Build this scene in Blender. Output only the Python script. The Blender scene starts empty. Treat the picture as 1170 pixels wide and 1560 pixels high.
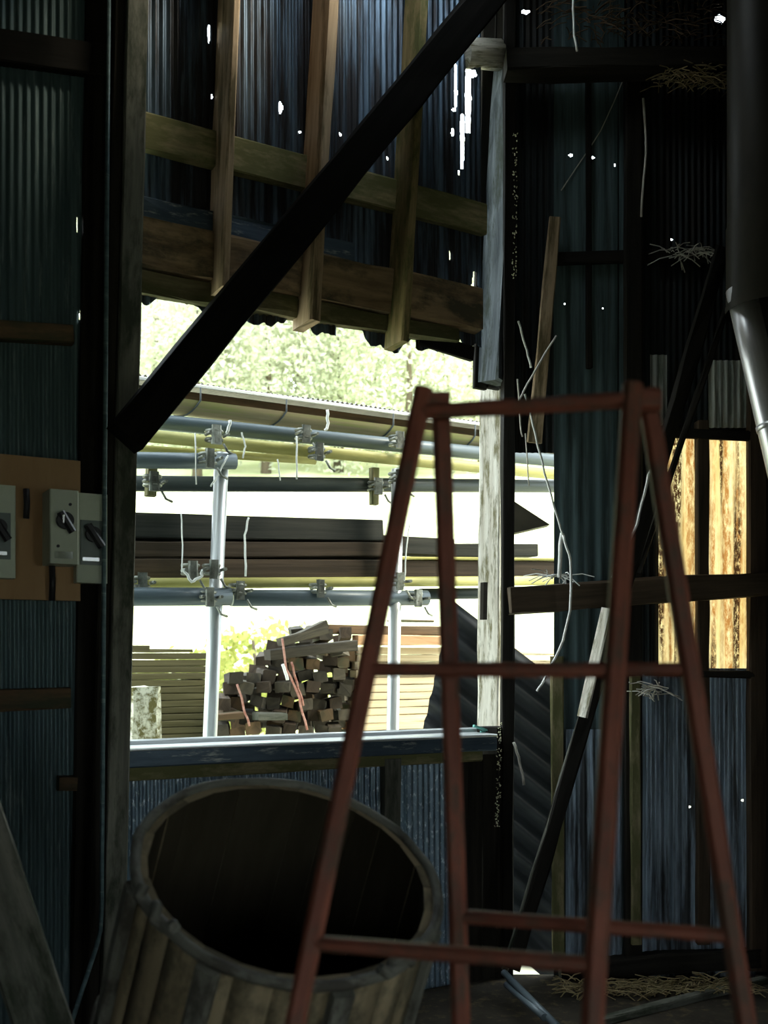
import bpy, math, random
from mathutils import Vector as V
random.seed(7)

# ------------------------------------------------------------------ camera
F, CX, HY, EYE = 1600.0, 585.0, 1000.0, 1.62     # focal length in px, principal column, horizon row, eye height
sc = bpy.context.scene
col = sc.collection
cd = bpy.data.cameras.new('camera'); cam = bpy.data.objects.new('camera', cd); col.objects.link(cam)
cam.location = (0, 0, EYE); cam.rotation_euler = (math.pi/2, 0, 0)
cd.sensor_fit = 'HORIZONTAL'; cd.sensor_width = 36; cd.lens = F/1170*36
cd.shift_y = (HY-780)/1170
cd.clip_start = .05; cd.clip_end = 400
cd.dof.use_dof = True; cd.dof.focus_distance = 5.3; cd.dof.aperture_fstop = 4.0
sc.camera = cam

# ------------------------------------------------------------------ light
wd = bpy.data.worlds.new('overcast_sky'); sc.world = wd; wd.use_nodes = True
bg = wd.node_tree.nodes['Background']
bg.inputs['Color'].default_value = (.84, .95, 1.0, 1); bg.inputs['Strength'].default_value = 6.0
sd = bpy.data.lights.new('hazy_sun', 'SUN'); sun = bpy.data.objects.new('hazy_sun', sd); col.objects.link(sun)
sd.energy = 5.5; sd.color = (1, .9, .68); sd.angle = math.radians(18)
sun.rotation_euler = V((-1, .12, -.95)).to_track_quat('-Z', 'Y').to_euler()
vs = sc.view_settings
vs.view_transform = 'Standard'; vs.look = 'None'; vs.gamma = 1; vs.exposure = 0.0; vs.use_curve_mapping = False

# ------------------------------------------------------------------ frames of the place
TH = math.atan(F/2835.0)                       # the back wall runs away to the right
U = V((math.cos(TH), math.sin(TH), 0)); N = V((math.sin(TH), -math.cos(TH), 0)); Z = V((0, 0, 1))
B = V((-.2375*4.43, 4.43, 0))                  # foot of the near post
YR = 5.35                                      # the right wall
def ray(px, py): return V(((px-CX)/F, 1, (HY-py)/F))
EY = V((0, 0, EYE))
def Dp(px, py, d): return EY + ray(px, py)*d
def W(px, py, t=0.):                           # a point on the back wall, t metres into the room
    r = ray(px, py); return EY + r*((B.dot(N)+t)/(r.dot(N)))
def R(px, py, t=0.): return Dp(px, py, YR-t)
def G0(px, py): return Dp(px, py, EYE*F/(py-HY))   # on the ground
def S(s, z, t=0.): return B + U*s + N*t + Z*z
def sofx(px, t=0.): return (W(px, HY, t)-B).dot(U)

# ------------------------------------------------------------------ materials
MATS = {}
def mat(name, c1, c2, scale=(1.5, 22), rough=.8, metal=0., bump=.25, dirt=None, dscale=(2, 2), damt=.5, det=8, vary=.35, trans=0., spec=.22):
    m = bpy.data.materials.new(name); m.use_nodes = True; nt = m.node_tree; nd = nt.nodes; lk = nt.links
    p = nd['Principled BSDF']
    uv = nd.new('ShaderNodeUVMap'); oi = nd.new('ShaderNodeObjectInfo')
    off = nd.new('ShaderNodeVectorMath'); off.operation = 'ADD'
    cm = nd.new('ShaderNodeCombineXYZ'); mu = nd.new('ShaderNodeMath'); mu.operation = 'MULTIPLY'; mu.inputs[1].default_value = 37.
    lk.new(oi.outputs['Random'], mu.inputs[0]); lk.new(mu.outputs[0], cm.inputs[0]); lk.new(mu.outputs[0], cm.inputs[1])
    lk.new(uv.outputs[0], off.inputs[0]); lk.new(cm.outputs[0], off.inputs[1])
    mp = nd.new('ShaderNodeMapping'); mp.inputs['Scale'].default_value = (scale[0], scale[1], 1)
    lk.new(off.outputs[0], mp.inputs['Vector'])
    n1 = nd.new('ShaderNodeTexNoise'); n1.inputs['Scale'].default_value = 1; n1.inputs['Detail'].default_value = det; n1.inputs['Roughness'].default_value = .65
    lk.new(mp.outputs[0], n1.inputs['Vector'])
    cr = nd.new('ShaderNodeValToRGB'); cr.color_ramp.elements[0].position = .32; cr.color_ramp.elements[1].position = .68
    cr.color_ramp.elements[0].color = (*c1, 1); cr.color_ramp.elements[1].color = (*c2, 1)
    lk.new(n1.outputs['Fac'], cr.inputs[0]); out = cr.outputs[0]
    if dirt:
        mp2 = nd.new('ShaderNodeMapping'); mp2.inputs['Scale'].default_value = (dscale[0], dscale[1], 1)
        lk.new(off.outputs[0], mp2.inputs['Vector'])
        n2 = nd.new('ShaderNodeTexNoise'); n2.inputs['Scale'].default_value = 1; n2.inputs['Detail'].default_value = 6; n2.inputs['Roughness'].default_value = .7
        lk.new(mp2.outputs[0], n2.inputs['Vector'])
        r2 = nd.new('ShaderNodeValToRGB'); r2.color_ramp.elements[0].position = .62-damt*.3; r2.color_ramp.elements[1].position = .70-damt*.2
        lk.new(n2.outputs['Fac'], r2.inputs[0])
        mx = nd.new('ShaderNodeMix'); mx.data_type = 'RGBA'; mx.inputs['B'].default_value = (*dirt, 1)
        lk.new(r2.outputs[0], mx.inputs['Factor']); lk.new(out, mx.inputs['A']); out = mx.outputs['Result']
    hv = nd.new('ShaderNodeHueSaturation'); mr = nd.new('ShaderNodeMapRange')
    mr.inputs['To Min'].default_value = 1-vary; mr.inputs['To Max'].default_value = 1+vary
    lk.new(oi.outputs['Random'], mr.inputs['Value']); lk.new(mr.outputs[0], hv.inputs['Value']); lk.new(out, hv.inputs['Color'])
    lk.new(hv.outputs[0], p.inputs['Base Color'])
    p.inputs['Roughness'].default_value = rough; p.inputs['Metallic'].default_value = metal
    p.inputs['Specular IOR Level'].default_value = spec
    if bump:
        b = nd.new('ShaderNodeBump'); b.inputs['Strength'].default_value = bump; b.inputs['Distance'].default_value = .01
        lk.new(n1.outputs['Fac'], b.inputs['Height']); lk.new(b.outputs[0], p.inputs['Normal'])
    if trans:
        tr = nd.new('ShaderNodeBsdfTranslucent'); lk.new(hv.outputs[0], tr.inputs['Color'])
        ms = nd.new('ShaderNodeMixShader'); ms.inputs[0].default_value = trans
        lk.new(p.outputs[0], ms.inputs[1]); lk.new(tr.outputs[0], ms.inputs[2]); lk.new(ms.outputs[0], nd['Material Output'].inputs['Surface'])
    MATS[name] = m; return m
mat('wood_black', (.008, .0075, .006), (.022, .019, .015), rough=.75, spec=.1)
mat('wood_brown', (.06, .04, .022), (.16, .10, .052), dirt=(.05, .055, .03), dscale=(1.5, 5))
mat('wood_tan', (.34, .235, .14), (.60, .45, .30), dirt=(.13, .10, .05), dscale=(1.2, 9), vary=.2)
mat('wood_grey', (.10, .105, .085), (.24, .235, .19), dirt=(.05, .06, .04), dscale=(2, 7))
mat('wood_rail', (.12, .08, .04), (.36, .25, .14), scale=(2, 14), dirt=(.07, .06, .035), dscale=(2.5, 5), damt=.45, vary=0, bump=.5)
mat('wood_ochre', (.16, .12, .05), (.38, .29, .13), dirt=(.12, .12, .04), dscale=(3, 9), vary=.1)
mat('wood_dark', (.025, .018, .011), (.075, .05, .03), vary=.2)
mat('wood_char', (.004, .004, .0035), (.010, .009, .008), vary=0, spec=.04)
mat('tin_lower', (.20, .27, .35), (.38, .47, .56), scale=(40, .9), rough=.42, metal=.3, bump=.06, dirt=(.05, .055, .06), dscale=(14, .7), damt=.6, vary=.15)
mat('wood_moss', (.14, .12, .065), (.36, .30, .17), dirt=(.12, .12, .05), dscale=(3, 9), damt=.8)
mat('wood_pale', (.52, .47, .37), (.93, .90, .80), scale=(2.5, 45), dirt=(.22, .20, .11), dscale=(4, 26), damt=.45, vary=.0, bump=.5)
mat('wood_splice', (.05, .06, .068), (.18, .205, .22), scale=(2, 40), dirt=(.05, .06, .05), dscale=(3, 14), vary=0, bump=.5)
mat('wood_fresh', (.52, .40, .24), (.72, .60, .40), scale=(.8, 30), vary=.12, bump=.1)
mat('wood_orange', (.40, .22, .11), (.56, .35, .19), vary=.1)
mat('plywood', (.30, .18, .09), (.40, .26, .14), scale=(.8, 5), vary=0)
mat('wood_olive_shaded', (.036, .034, .014), (.08, .073, .034), scale=(1, 30), vary=.15)  # shade over the left stack put into the dark olive
mat('wood_rack', (.03, .023, .016), (.085, .06, .04), scale=(1, 30), vary=.3)
mat('wood_rack_dark', (.018, .02, .018), (.05, .05, .042), scale=(1, 30), vary=.2)
mat('wood_offcut', (.03, .027, .02), (.09, .075, .052), scale=(3, 26), vary=.45)
mat('tin_blue', (.085, .135, .20), (.23, .325, .44), scale=(40, .9), rough=.42, metal=.55, bump=.06, dirt=(.045, .045, .05), dscale=(14, .7), damt=.75, vary=.22)
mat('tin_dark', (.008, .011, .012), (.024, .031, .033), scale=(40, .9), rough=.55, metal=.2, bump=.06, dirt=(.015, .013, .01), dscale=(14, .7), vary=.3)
mat('tin_slate', (.04, .066, .07), (.09, .135, .14), scale=(60, 1.2), rough=.6, metal=.1, bump=.1, dirt=(.03, .045, .045), dscale=(20, .8), vary=.0)
mat('tin_speckled', (.10, .145, .19), (.22, .30, .37), scale=(26, 5), rough=.4, metal=.5, bump=.1, dirt=(.60, .70, .78), dscale=(60, 22), damt=.26, vary=.1)
mat('tin_teal', (.045, .075, .08), (.095, .145, .15), scale=(30, .8), rough=.5, metal=.3, bump=.06, dirt=(.16, .21, .21), dscale=(36, 2.4), damt=.2, vary=.1)
mat('slate_board', (.005, .006, .0065), (.013, .016, .017), scale=(6, 6), rough=.7)
mat('flashing', (.045, .07, .10), (.10, .14, .18), scale=(2, 18), rough=.4, metal=.35, dirt=(.4, .42, .4), dscale=(5, 24), damt=.2, vary=0)
mat('galvanised', (.42, .45, .46), (.70, .72, .72), scale=(1, 16), rough=.38, metal=.55, bump=.04, vary=.08)
mat('steel_shiny', (.5, .48, .46), (.8, .8, .8), scale=(1.2, 10), rough=.36, metal=.75, bump=.05, vary=0)
mat('hood_iron', (.012, .011, .008), (.028, .025, .018), scale=(3, 5), rough=.45, metal=.1, bump=.05, vary=0, spec=.15)
mat('pipe_slate', (.075, .10, .115), (.15, .185, .20), scale=(1, 14), rough=.35, metal=.1, bump=.05, vary=.12)
mat('pipe_dark', (.04, .05, .052), (.085, .1, .1), scale=(1, 14), rough=.4, bump=.05, vary=.12)
mat('bamboo', (.30, .28, .08), (.54, .50, .19), scale=(2, 10), rough=.4, bump=.05, vary=.12)
mat('gutter', (.20, .16, .09), (.34, .29, .17), scale=(1, 12), rough=.4, bump=.05, dirt=(.25, .26, .10), dscale=(1, 9), vary=0)
mat('roof_tin', (.10, .085, .09), (.2, .17, .175), scale=(8, 2), rough=.5, vary=0)
mat('fascia_white', (.8, .8, .78), (.95, .95, .94), scale=(2, 10), vary=0, bump=0)
mat('clamp_steel', (.07, .075, .06), (.32, .33, .29), scale=(14, 14), rough=.45, metal=.5, vary=.3)
mat('ladder_red', (.11, .034, .022), (.22, .072, .046), scale=(5, 14), rough=.55, dirt=(.09, .05, .035), dscale=(9, 14), damt=.45, vary=.12)
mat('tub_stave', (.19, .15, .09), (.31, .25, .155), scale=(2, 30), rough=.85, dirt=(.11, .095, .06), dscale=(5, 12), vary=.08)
mat('tub_inside', (.022, .018, .010), (.045, .037, .022), scale=(2, 30), rough=.9, vary=0)  # shade of the hollow put into a darker wood colour
mat('tub_hoop', (.09, .09, .075), (.20, .20, .165), scale=(3, 22), rough=.7, dirt=(.06, .055, .045), dscale=(6, 12), vary=0)
mat('switch_case', (.42, .47, .37), (.54, .59, .48), scale=(3, 3), rough=.5, bump=.02, vary=.08)
mat('switch_plate', (.12, .15, .14), (.2, .23, .22), scale=(4, 4), rough=.35, bump=.02, vary=0)
mat('switch_black', (.012, .012, .014), (.03, .03, .033), scale=(4, 4), rough=.35, bump=0, vary=0)
mat('chrome', (.75, .78, .78), (.9, .9, .9), scale=(2, 2), rough=.25, metal=.8, bump=0, vary=0)
mat('earth', (.022, .019, .014), (.06, .05, .035), scale=(3, 3), rough=.95, bump=.8, dirt=(.10, .075, .04), dscale=(12, 12), damt=.3, vary=0)
mat('ground_out', (.40, .41, .30), (.58, .58, .45), scale=(.4, .4), rough=.95, vary=0)
mat('field', (.42, .47, .22), (.66, .66, .42), scale=(.6, .6), rough=.95, vary=0)
mat('stone_moss', (.62, .60, .46), (.85, .83, .7), scale=(6, 6), dirt=(.16, .14, .05), dscale=(16, 16), damt=.6, vary=0, bump=.6)
mat('twine_white', (.7, .72, .68), (.9, .9, .86), scale=(20, 3), vary=.1, bump=0)
mat('twine_pale', (.42, .40, .34), (.62, .6, .52), scale=(20, 3), vary=.2, bump=0)
mat('strap_red', (.30, .10, .07), (.55, .32, .26), scale=(30, 3), vary=.1, bump=0)
mat('lichen', (.45, .44, .25), (.75, .74, .52), scale=(40, 40), vary=0, bump=0)
mat('straw', (.20, .15, .07), (.4, .32, .17), scale=(10, 10), vary=.2, bump=0)
mat('leaf_tree', (.44, .47, .33), (.68, .70, .54), scale=(3, 3), rough=.7, trans=.4, vary=.15, bump=0)  # distance haze put into the pale leaf colour
mat('leaf_bush', (.25, .30, .07), (.5, .5, .16), scale=(3, 3), rough=.7, trans=.45, vary=.2, bump=0)
mat('bark', (.08, .06, .04), (.16, .13, .09))
mat('green_plastic', (.10, .32, .27), (.2, .48, .42), scale=(5, 5), vary=0, bump=0)
def rust_mat():                                 # weathered translucent sheet with rust runs
    m = mat('sheet_rusty', (.46, .31, .12), (.70, .58, .34), scale=(20, 1.2), rough=.6, bump=.05, vary=.04, trans=.8)
    nt = m.node_tree; nd = nt.nodes; lk = nt.links      # rust runs broken into flecks, darker mould inside them
    uv = [n for n in nd if n.type == 'MAPPING'][0].inputs['Vector'].links[0].from_socket
    hv = [n for n in nd if n.type == 'HUE_SAT'][0]
    def msk(sc_, lo, hi, det, rgh):
        mp = nd.new('ShaderNodeMapping'); mp.inputs['Scale'].default_value = (*sc_, 1); lk.new(uv, mp.inputs['Vector'])
        nz = nd.new('ShaderNodeTexNoise'); nz.inputs['Scale'].default_value = 1; nz.inputs['Detail'].default_value = det; nz.inputs['Roughness'].default_value = rgh; lk.new(mp.outputs[0], nz.inputs['Vector'])
        mr = nd.new('ShaderNodeMapRange'); mr.inputs['From Min'].default_value = lo; mr.inputs['From Max'].default_value = hi; lk.new(nz.outputs['Fac'], mr.inputs['Value']); return mr.outputs[0]
    def over(fac, c):
        src = hv.inputs['Color'].links[0].from_socket
        mx = nd.new('ShaderNodeMix'); mx.data_type = 'RGBA'; mx.inputs['B'].default_value = (*c, 1)
        lk.new(fac, mx.inputs['Factor']); lk.new(src, mx.inputs['A']); lk.new(mx.outputs['Result'], hv.inputs['Color'])
    def mul(a, b_):
        m_ = nd.new('ShaderNodeMath'); m_.operation = 'MULTIPLY'; lk.new(a, m_.inputs[0]); lk.new(b_, m_.inputs[1]); return m_.outputs[0]
    run = msk((19, .55), .42, .58, 3, .55)
    over(mul(run, msk((45, 12), .36, .56, 8, .75)), (.26, .11, .03))
    over(mul(msk((17, .5), .55, .62, 2, .5), msk((70, 24), .42, .50, 8, .8)), (.035, .015, .006))
    return m
rust_mat()
mat('sheet_clear', (.34, .37, .34), (.6, .63, .58), scale=(40, 1), rough=.35, bump=.04, dirt=(.12, .14, .11), dscale=(24, 1), trans=.12, vary=.1)

# ------------------------------------------------------------------ mesh helpers
class MB:
    def __init__(s): s.v = []; s.f = []; s.uv = []; s.sm = []; s.mi = []
    def face(s, idx, uvs, smooth=False, mi=0): s.f.append(tuple(idx)); s.uv.append(uvs); s.sm.append(smooth); s.mi.append(mi)
    def timber(s, p0, p1, w, d, n, jit=.003, seg=None, cham=.006, center=False, w1=None, d1=None):
        """squared timber from p0 to p1: its face towards n lies on the line unless centred"""
        a = (p1-p0); L = a.length; a = a/L
        n = (n-a*n.dot(a)).normalized(); b = n.cross(a)
        if seg is None: seg = max(1, min(14, int(L/.22)))
        c = min(cham, w*.3, d*.3); w1 = w1 or w; d1 = d1 or d
        base = len(s.v); per = None
        for i in range(seg+1):
            f = i/seg; ww = w+(w1-w)*f; dd = d+(d1-d)*f
            o = p0+a*(L*f) - n*(0 if center else dd/2)
            hx, hy = ww/2, dd/2
            prof = [(-hx+c, hy), (hx-c, hy), (hx, hy-c), (hx, -hy+c), (hx-c, -hy), (-hx+c, -hy), (-hx, -hy+c), (-hx, hy-c)]
            if per is None:
                per = [0]
                for k in range(8):
                    q0, q1 = prof[k], prof[(k+1) % 8]; per.append(per[-1]+math.hypot(q1[0]-q0[0], q1[1]-q0[1]))
            for x, y in prof:
                s.v.append(o + b*(x+random.uniform(-jit, jit)) + n*(y+random.uniform(-jit, jit)) + a*random.uniform(-jit, jit)*.5)
        for i in range(seg):
            for k in range(8):
                k2 = (k+1) % 8; q = base+i*8
                u0, u1 = L*i/seg, L*(i+1)/seg
                s.face((q+k2, q+k, q+8+k, q+8+k2), ((u0, per[k+1]), (u0, per[k]), (u1, per[k]), (u1, per[k+1])))
        s.face([base+k for k in range(8)], [(.3+per[k]*.2, per[k]*.3) for k in range(8)])
        e = base+seg*8
        s.face([e+7-k for k in range(8)], [(.7+per[k]*.2, per[k]*.3) for k in range(8)])
        return s
    def tube(s, pts, r, n=12, caps=True, r1=None, smooth=True, jit=0):
        base = len(s.v); L = 0; m = len(pts); up = None
        for i, p in enumerate(pts):
            a = (pts[min(i+1, m-1)]-pts[max(i-1, 0)]).normalized()
            if up is None: up = a.orthogonal().normalized()
            up = (up-a*up.dot(a)).normalized(); sd_ = a.cross(up)
            rr = r+((r1 if r1 is not None else r)-r)*i/max(1, m-1)
            for k in range(n):
                t = 2*math.pi*k/n; s.v.append(p+(up*math.cos(t)+sd_*math.sin(t))*(rr+random.uniform(-jit, jit)))
        for i in range(m-1):
            l = (pts[i+1]-pts[i]).length
            for k in range(n):
                k2 = (k+1) % n; q = base+i*n; va, vb = 6.28*r*k/n, 6.28*r*(k+1)/n
                s.face((q+k, q+k2, q+n+k2, q+n+k), ((L, va), (L, vb), (L+l, vb), (L+l, va)), smooth)
            L += l
        if caps:
            s.face([base+n-1-k for k in range(n)], [(.1*k, 0) for k in range(n)])
            e = base+(m-1)*n; s.face([e+k for k in range(n)], [(.1*k, 0) for k in range(n)])
        return s
    def box(s, o, ax, ay, az, cham=0):
        """box from corner o with edge vectors"""
        b = len(s.v)
        for k in range(8): s.v.append(o+(ax if k & 1 else V((0, 0, 0)))+(ay if k & 2 else V((0, 0, 0)))+(az if k & 4 else V((0, 0, 0))))
        la, lb, lc = ax.length, ay.length, az.length
        flip = ax.cross(ay).dot(az) < 0
        for q, p, r_ in (((0, 2, 3, 1), la, lb), ((4, 5, 7, 6), la, lb), ((0, 1, 5, 4), la, lc), ((2, 6, 7, 3), la, lc), ((0, 4, 6, 2), lb, lc), ((1, 3, 7, 5), lb, lc)):
            idx = [b+k for k in q]
            if flip: idx.reverse()
            s.face(idx, ((0, 0), (p, 0), (p, r_), (0, r_)))
        return s
    def build(s, name, m, parent=None, mats=None):
        xs = [min(p[i] for p in s.v) for i in range(3)]; ys = [max(p[i] for p in s.v) for i in range(3)]
        o = V(((xs[0]+ys[0])/2, (xs[1]+ys[1])/2, xs[2]))
        me = bpy.data.meshes.new(name); me.from_pydata([p-o for p in s.v], [], s.f)
        ul = me.uv_layers.new(name='UVMap'); k = 0
        for u in s.uv:
            for q in u: ul.data[k].uv = q; k += 1
        me.polygons.foreach_set('use_smooth', s.sm); me.polygons.foreach_set('material_index', s.mi)
        me.materials.append(MATS[m])
        for x in (mats or []): me.materials.append(MATS[x])
        ob = bpy.data.objects.new(name, me); col.objects.link(ob)
        pl = V((0, 0, 0)); q = parent
        while q is not None: pl = pl+q.location; q = q.parent
        ob.parent = parent; ob.location = o-pl
        return ob
def tag(o, label, cat, group=None):
    o['label'] = label; o['category'] = cat
    if group: o['group'] = group
    return o
def struct(o, label=None):
    o['kind'] = 'structure'
    if label: o['label'] = label
    return o
def empty(name, loc):
    o = bpy.data.objects.new(name, None); col.objects.link(o); o.location = loc; o.empty_display_size = .1; return o
def lab(o, label): o['label'] = label; return o
def beam(name, p0, p1, w, d, n, m, label=None, cat='beam', group=None, parent=None, **k):
    o = MB().timber(p0, p1, w, d, n, **k).build(name, m, parent)
    if parent is None and label: tag(o, label, cat, group)
    elif label: lab(o, label)
    return o
def frac(x): return x-math.floor(x)
def h1(i, k=0): return frac(math.sin(i*12.9898+k*78.233)*43758.5453)
def vnoise(x, k=0):
    i = math.floor(x); f = x-i; f = f*f*(3-2*f); return h1(i, k)*(1-f)+h1(i+1, k)*f
def sheet(name, o, ex, ez, w, h, m, parent, pitch=.032, amp=.0045, holes=(), rag_lo=None, rag_side=None, sub=8, seed=0, thick=0):
    """corrugated sheet: origin o (lower corner), ex across, ez along the ridges; holes (x, z, rx, rz) from the origin"""
    nn = ex.cross(ez).normalized(); mb = MB()
    nc = max(2, int(round(w/pitch*sub))); dx = w/nc
    zs = [h*i/max(1, int(h/.25)) for i in range(max(1, int(h/.25))+1)]
    for (hx, hz, rx, rz) in holes:
        zs = [z for z in zs if abs(z-hz) > rz*1.1] + [hz+rz*q for q in (-1, -.7, -.35, 0, .35, .7, 1)]
    zs = sorted(z for z in zs if 0 <= z <= h); nr = len(zs)
    for j, z in enumerate(zs):
        for i in range(nc+1):
            x = dx*i; zz = z
            if rag_lo and j == 0: zz = z+rag_lo(x)
            x2 = x
            if rag_side and i == nc: x2 = x-rag_side(z)
            off = amp*math.cos(2*math.pi*x/pitch)+.004*math.sin(x*5+z*2.1+seed)
            mb.v.append(o+ex*x2+ez*zz+nn*off)
    for j in range(nr-1):
        zc = (zs[j]+zs[j+1])/2
        for i in range(nc):
            xc = dx*(i+.5); cut = False
            for (hx, hz, rx, rz) in holes:
                wob = 1+.5*(vnoise(zc*40, seed+3)-.5)
                if ((xc-hx)/(rx*wob))**2+((zc-hz)/rz)**2 < 1: cut = True; break
            if cut: continue
            q = j*(nc+1)+i
            mb.face((q, q+1, q+nc+2, q+nc+1), ((dx*i, zs[j]), (dx*(i+1), zs[j]), (dx*(i+1), zs[j+1]), (dx*i, zs[j+1])), True)
    return mb.build(name, m, parent)
def quad(name, pts, m, thick=None, parent=None):
    mb = MB(); nn = (pts[1]-pts[0]).cross(pts[2]-pts[0]).normalized()
    n = len(pts); t = thick or 0
    mb.v = list(pts)+([p-nn*t for p in pts] if t else [])
    a = (pts[1]-pts[0]).normalized(); b = nn.cross(a)
    uv = [((p-pts[0]).dot(a), (p-pts[0]).dot(b)) for p in pts]
    mb.face(range(n), uv)
    if t:
        mb.face([n+k for k in reversed(range(n))], list(reversed(uv)))
        for k in range(n):
            k2 = (k+1) % n; l = (pts[k2]-pts[k]).length
            mb.face((k2, k, n+k, n+k2), ((l, 0), (0, 0), (0, t), (l, t)))
    return mb.build(name, m, parent)

# ------------------------------------------------------------------ the shell of the shed
ROOF = 5.15
cL = S(-3.6, 0); cR = V((sofx(770), 0, 0)); corner = W(772, HY); corner.z = 0
XR = 3.3
outline = [cL, V((corner.x, YR, 0)), V((XR, YR, 0)), V((XR, -3, 0)), V((cL.x, -3, 0))]
fl = quad('floor', [V((p.x, p.y, 0)) for p in reversed(outline)], 'earth', .1); struct(fl, 'dark earth floor of the shed')
rf = [S(-3.9, 0, -.3), S(sofx(772), 0, -.3), V((corner.x, YR+.25, 0)), V((XR+.3, YR+.25, 0)), V((XR+.3, -3.2, 0)), V((cL.x-.3, -3.2, 0))]
def inside(p, poly):
    c = False
    for a, b_ in zip(poly, poly[1:]+poly[:1]):
        if (a.y > p.y) != (b_.y > p.y) and p.x < (b_.x-a.x)*(p.y-a.y)/(b_.y-a.y)+a.x: c = not c
    return c
mb = MB(); cs = .12                               # roof underside with an unseen gap added to light the upper wall
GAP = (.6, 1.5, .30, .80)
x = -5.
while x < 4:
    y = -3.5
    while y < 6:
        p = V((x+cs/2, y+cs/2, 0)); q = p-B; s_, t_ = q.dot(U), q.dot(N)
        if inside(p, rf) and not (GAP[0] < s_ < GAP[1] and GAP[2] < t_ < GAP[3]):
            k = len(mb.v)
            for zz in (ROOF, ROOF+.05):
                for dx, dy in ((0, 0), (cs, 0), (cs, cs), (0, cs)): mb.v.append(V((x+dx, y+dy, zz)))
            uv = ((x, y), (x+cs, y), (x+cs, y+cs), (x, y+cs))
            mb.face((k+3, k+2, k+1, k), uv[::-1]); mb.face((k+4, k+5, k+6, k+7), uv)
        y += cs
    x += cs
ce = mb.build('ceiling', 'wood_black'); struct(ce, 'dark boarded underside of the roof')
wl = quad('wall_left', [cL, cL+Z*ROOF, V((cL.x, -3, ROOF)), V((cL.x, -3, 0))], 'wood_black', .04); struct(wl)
wr = empty('wall_rear', (0, -3, 0)); struct(wr)           # rear wall; unseen doorway added to let light in from behind
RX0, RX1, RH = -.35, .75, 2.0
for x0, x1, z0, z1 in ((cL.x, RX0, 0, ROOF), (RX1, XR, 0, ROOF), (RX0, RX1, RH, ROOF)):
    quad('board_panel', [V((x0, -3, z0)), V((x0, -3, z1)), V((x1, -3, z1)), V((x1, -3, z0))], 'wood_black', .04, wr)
ws = empty('wall_side', (XR, 0, 0)); struct(ws)           # side wall; its unseen doorway is added for light
DY0, DY1, DH = -1.6, -.2, 2.3                             # added doorway, out of view behind the camera
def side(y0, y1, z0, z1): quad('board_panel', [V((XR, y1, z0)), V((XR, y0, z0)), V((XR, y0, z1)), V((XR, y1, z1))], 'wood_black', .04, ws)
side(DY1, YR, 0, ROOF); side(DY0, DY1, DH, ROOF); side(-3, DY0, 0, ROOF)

# ---- back wall: corrugated sheets
wb = empty('wall_back', S(0, 0)); struct(wb, 'corrugated tin wall with a wide glassless opening')
def hole(px, py, rx, rz, s0, z0):
    p = W(px, py); return ((p-B).dot(U)-s0, p.z-z0, rx, rz)
def back_sheet(px0, px1, py_lo0, py_lo1, m='tin_blue', top=ROOF, holes=(), rag=.0, t=0., seed=0, z_lo=None, rag_side=None):
    s0, s1 = sofx(px0, t), sofx(px1, t)
    zl = z_lo if z_lo is not None else min(W(px0, py_lo0).z, W(px1, py_lo1).z)
    z0_, z1_ = (W(px0, py_lo0).z, W(px1, py_lo1).z) if z_lo is None else (z_lo, z_lo)
    w = s1-s0
    fn = (lambda x: (z0_+(z1_-z0_)*x/w-zl)+rag*(vnoise(x*9, seed)-.5)*2+rag*.8*(vnoise(x*31, seed+5)-.5)) if z_lo is None else None
    return sheet('corrugated_sheet', S(s0, zl, t), U, Z, w, top-zl, m, wb, holes=[hole(*q, s0, zl) for q in holes], rag_lo=fn, seed=seed, rag_side=rag_side)
# left of the near post
sA = sofx(-10); sB = sofx(95)
sheet('corrugated_sheet', S(-3.6, 0), U, Z, 1.4, ROOF, 'tin_teal', wb, seed=1)
sheet('corrugated_sheet', S(-2.23, 0, .006), U, Z, 1.35, ROOF, 'tin_teal', wb, seed=2)
s0 = -.92
sheet('corrugated_sheet', S(s0, 0, .012), U, Z, -s0-.05, ROOF, 'tin_teal', wb, seed=3,
      holes=[hole(122, 98, .008, .009, s0, 0), hole(125, 484, .011, .036, s0, 0), hole(116, 345, .003, .03, s0, 0)])
# above the opening
back_sheet(214, 346, 456, 470, holes=[(318, 52, .006, .04), (322, 148, .003, .01)], rag=.045, seed=4)
back_sheet(340, 512, 470, 506, holes=[(426, 165, .009, .028), (456, 202, .006, .006)], rag=.05, t=.006, seed=5)
back_sheet(505, 640, 500, 532, holes=[(518, 205, .008, .008), (590, 241, .008, .008)], rag=.05, seed=6)
back_sheet(632, 733, 520, 530, holes=[(694, 130, .009, .13), (713, 150, .019, .17), (704, 215, .011, .14), (690, 168, .009, .009), (689, 202, .008, .02), (718, 112, .03, .02), (684, 390, .007, .022), (689, 410, .004, .006), (737, 152, .009, .009), (698, 264, .005, .012), (723, 445, .02, .10)], rag=.05, t=.005, seed=7)
# below the sill
ZS = W(205, 1160).z
for k, (a, b_) in enumerate(((186, 342), (338, 482), (478, 622), (616, 700))):
    sa, sb = sofx(a), sofx(b_)
    sheet('corrugated_sheet', S(sa, -.09, .005*(k % 2)), U, Z, sb-sa, ZS+.09, 'tin_speckled', wb, seed=10+k, pitch=.032, amp=.004)
for k in range(3):                               # dark upright boards between the sheets and the corner
    a = W(703+k*22, 1170, .04); beam('wall_board', V((a.x, a.y, 0)), V((a.x, a.y, W(710, 1150).z)), .085, .03, N, 'wood_black', parent=wb, jit=.002)
# shelf of the rail under the sill
def wbeam(name, a, b_, w, d, t, m, label, cat='beam', group=None, **k):
    return beam(name, W(*a, t), W(*b_, t), w, d, N, m, label, cat, group, **k)
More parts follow.
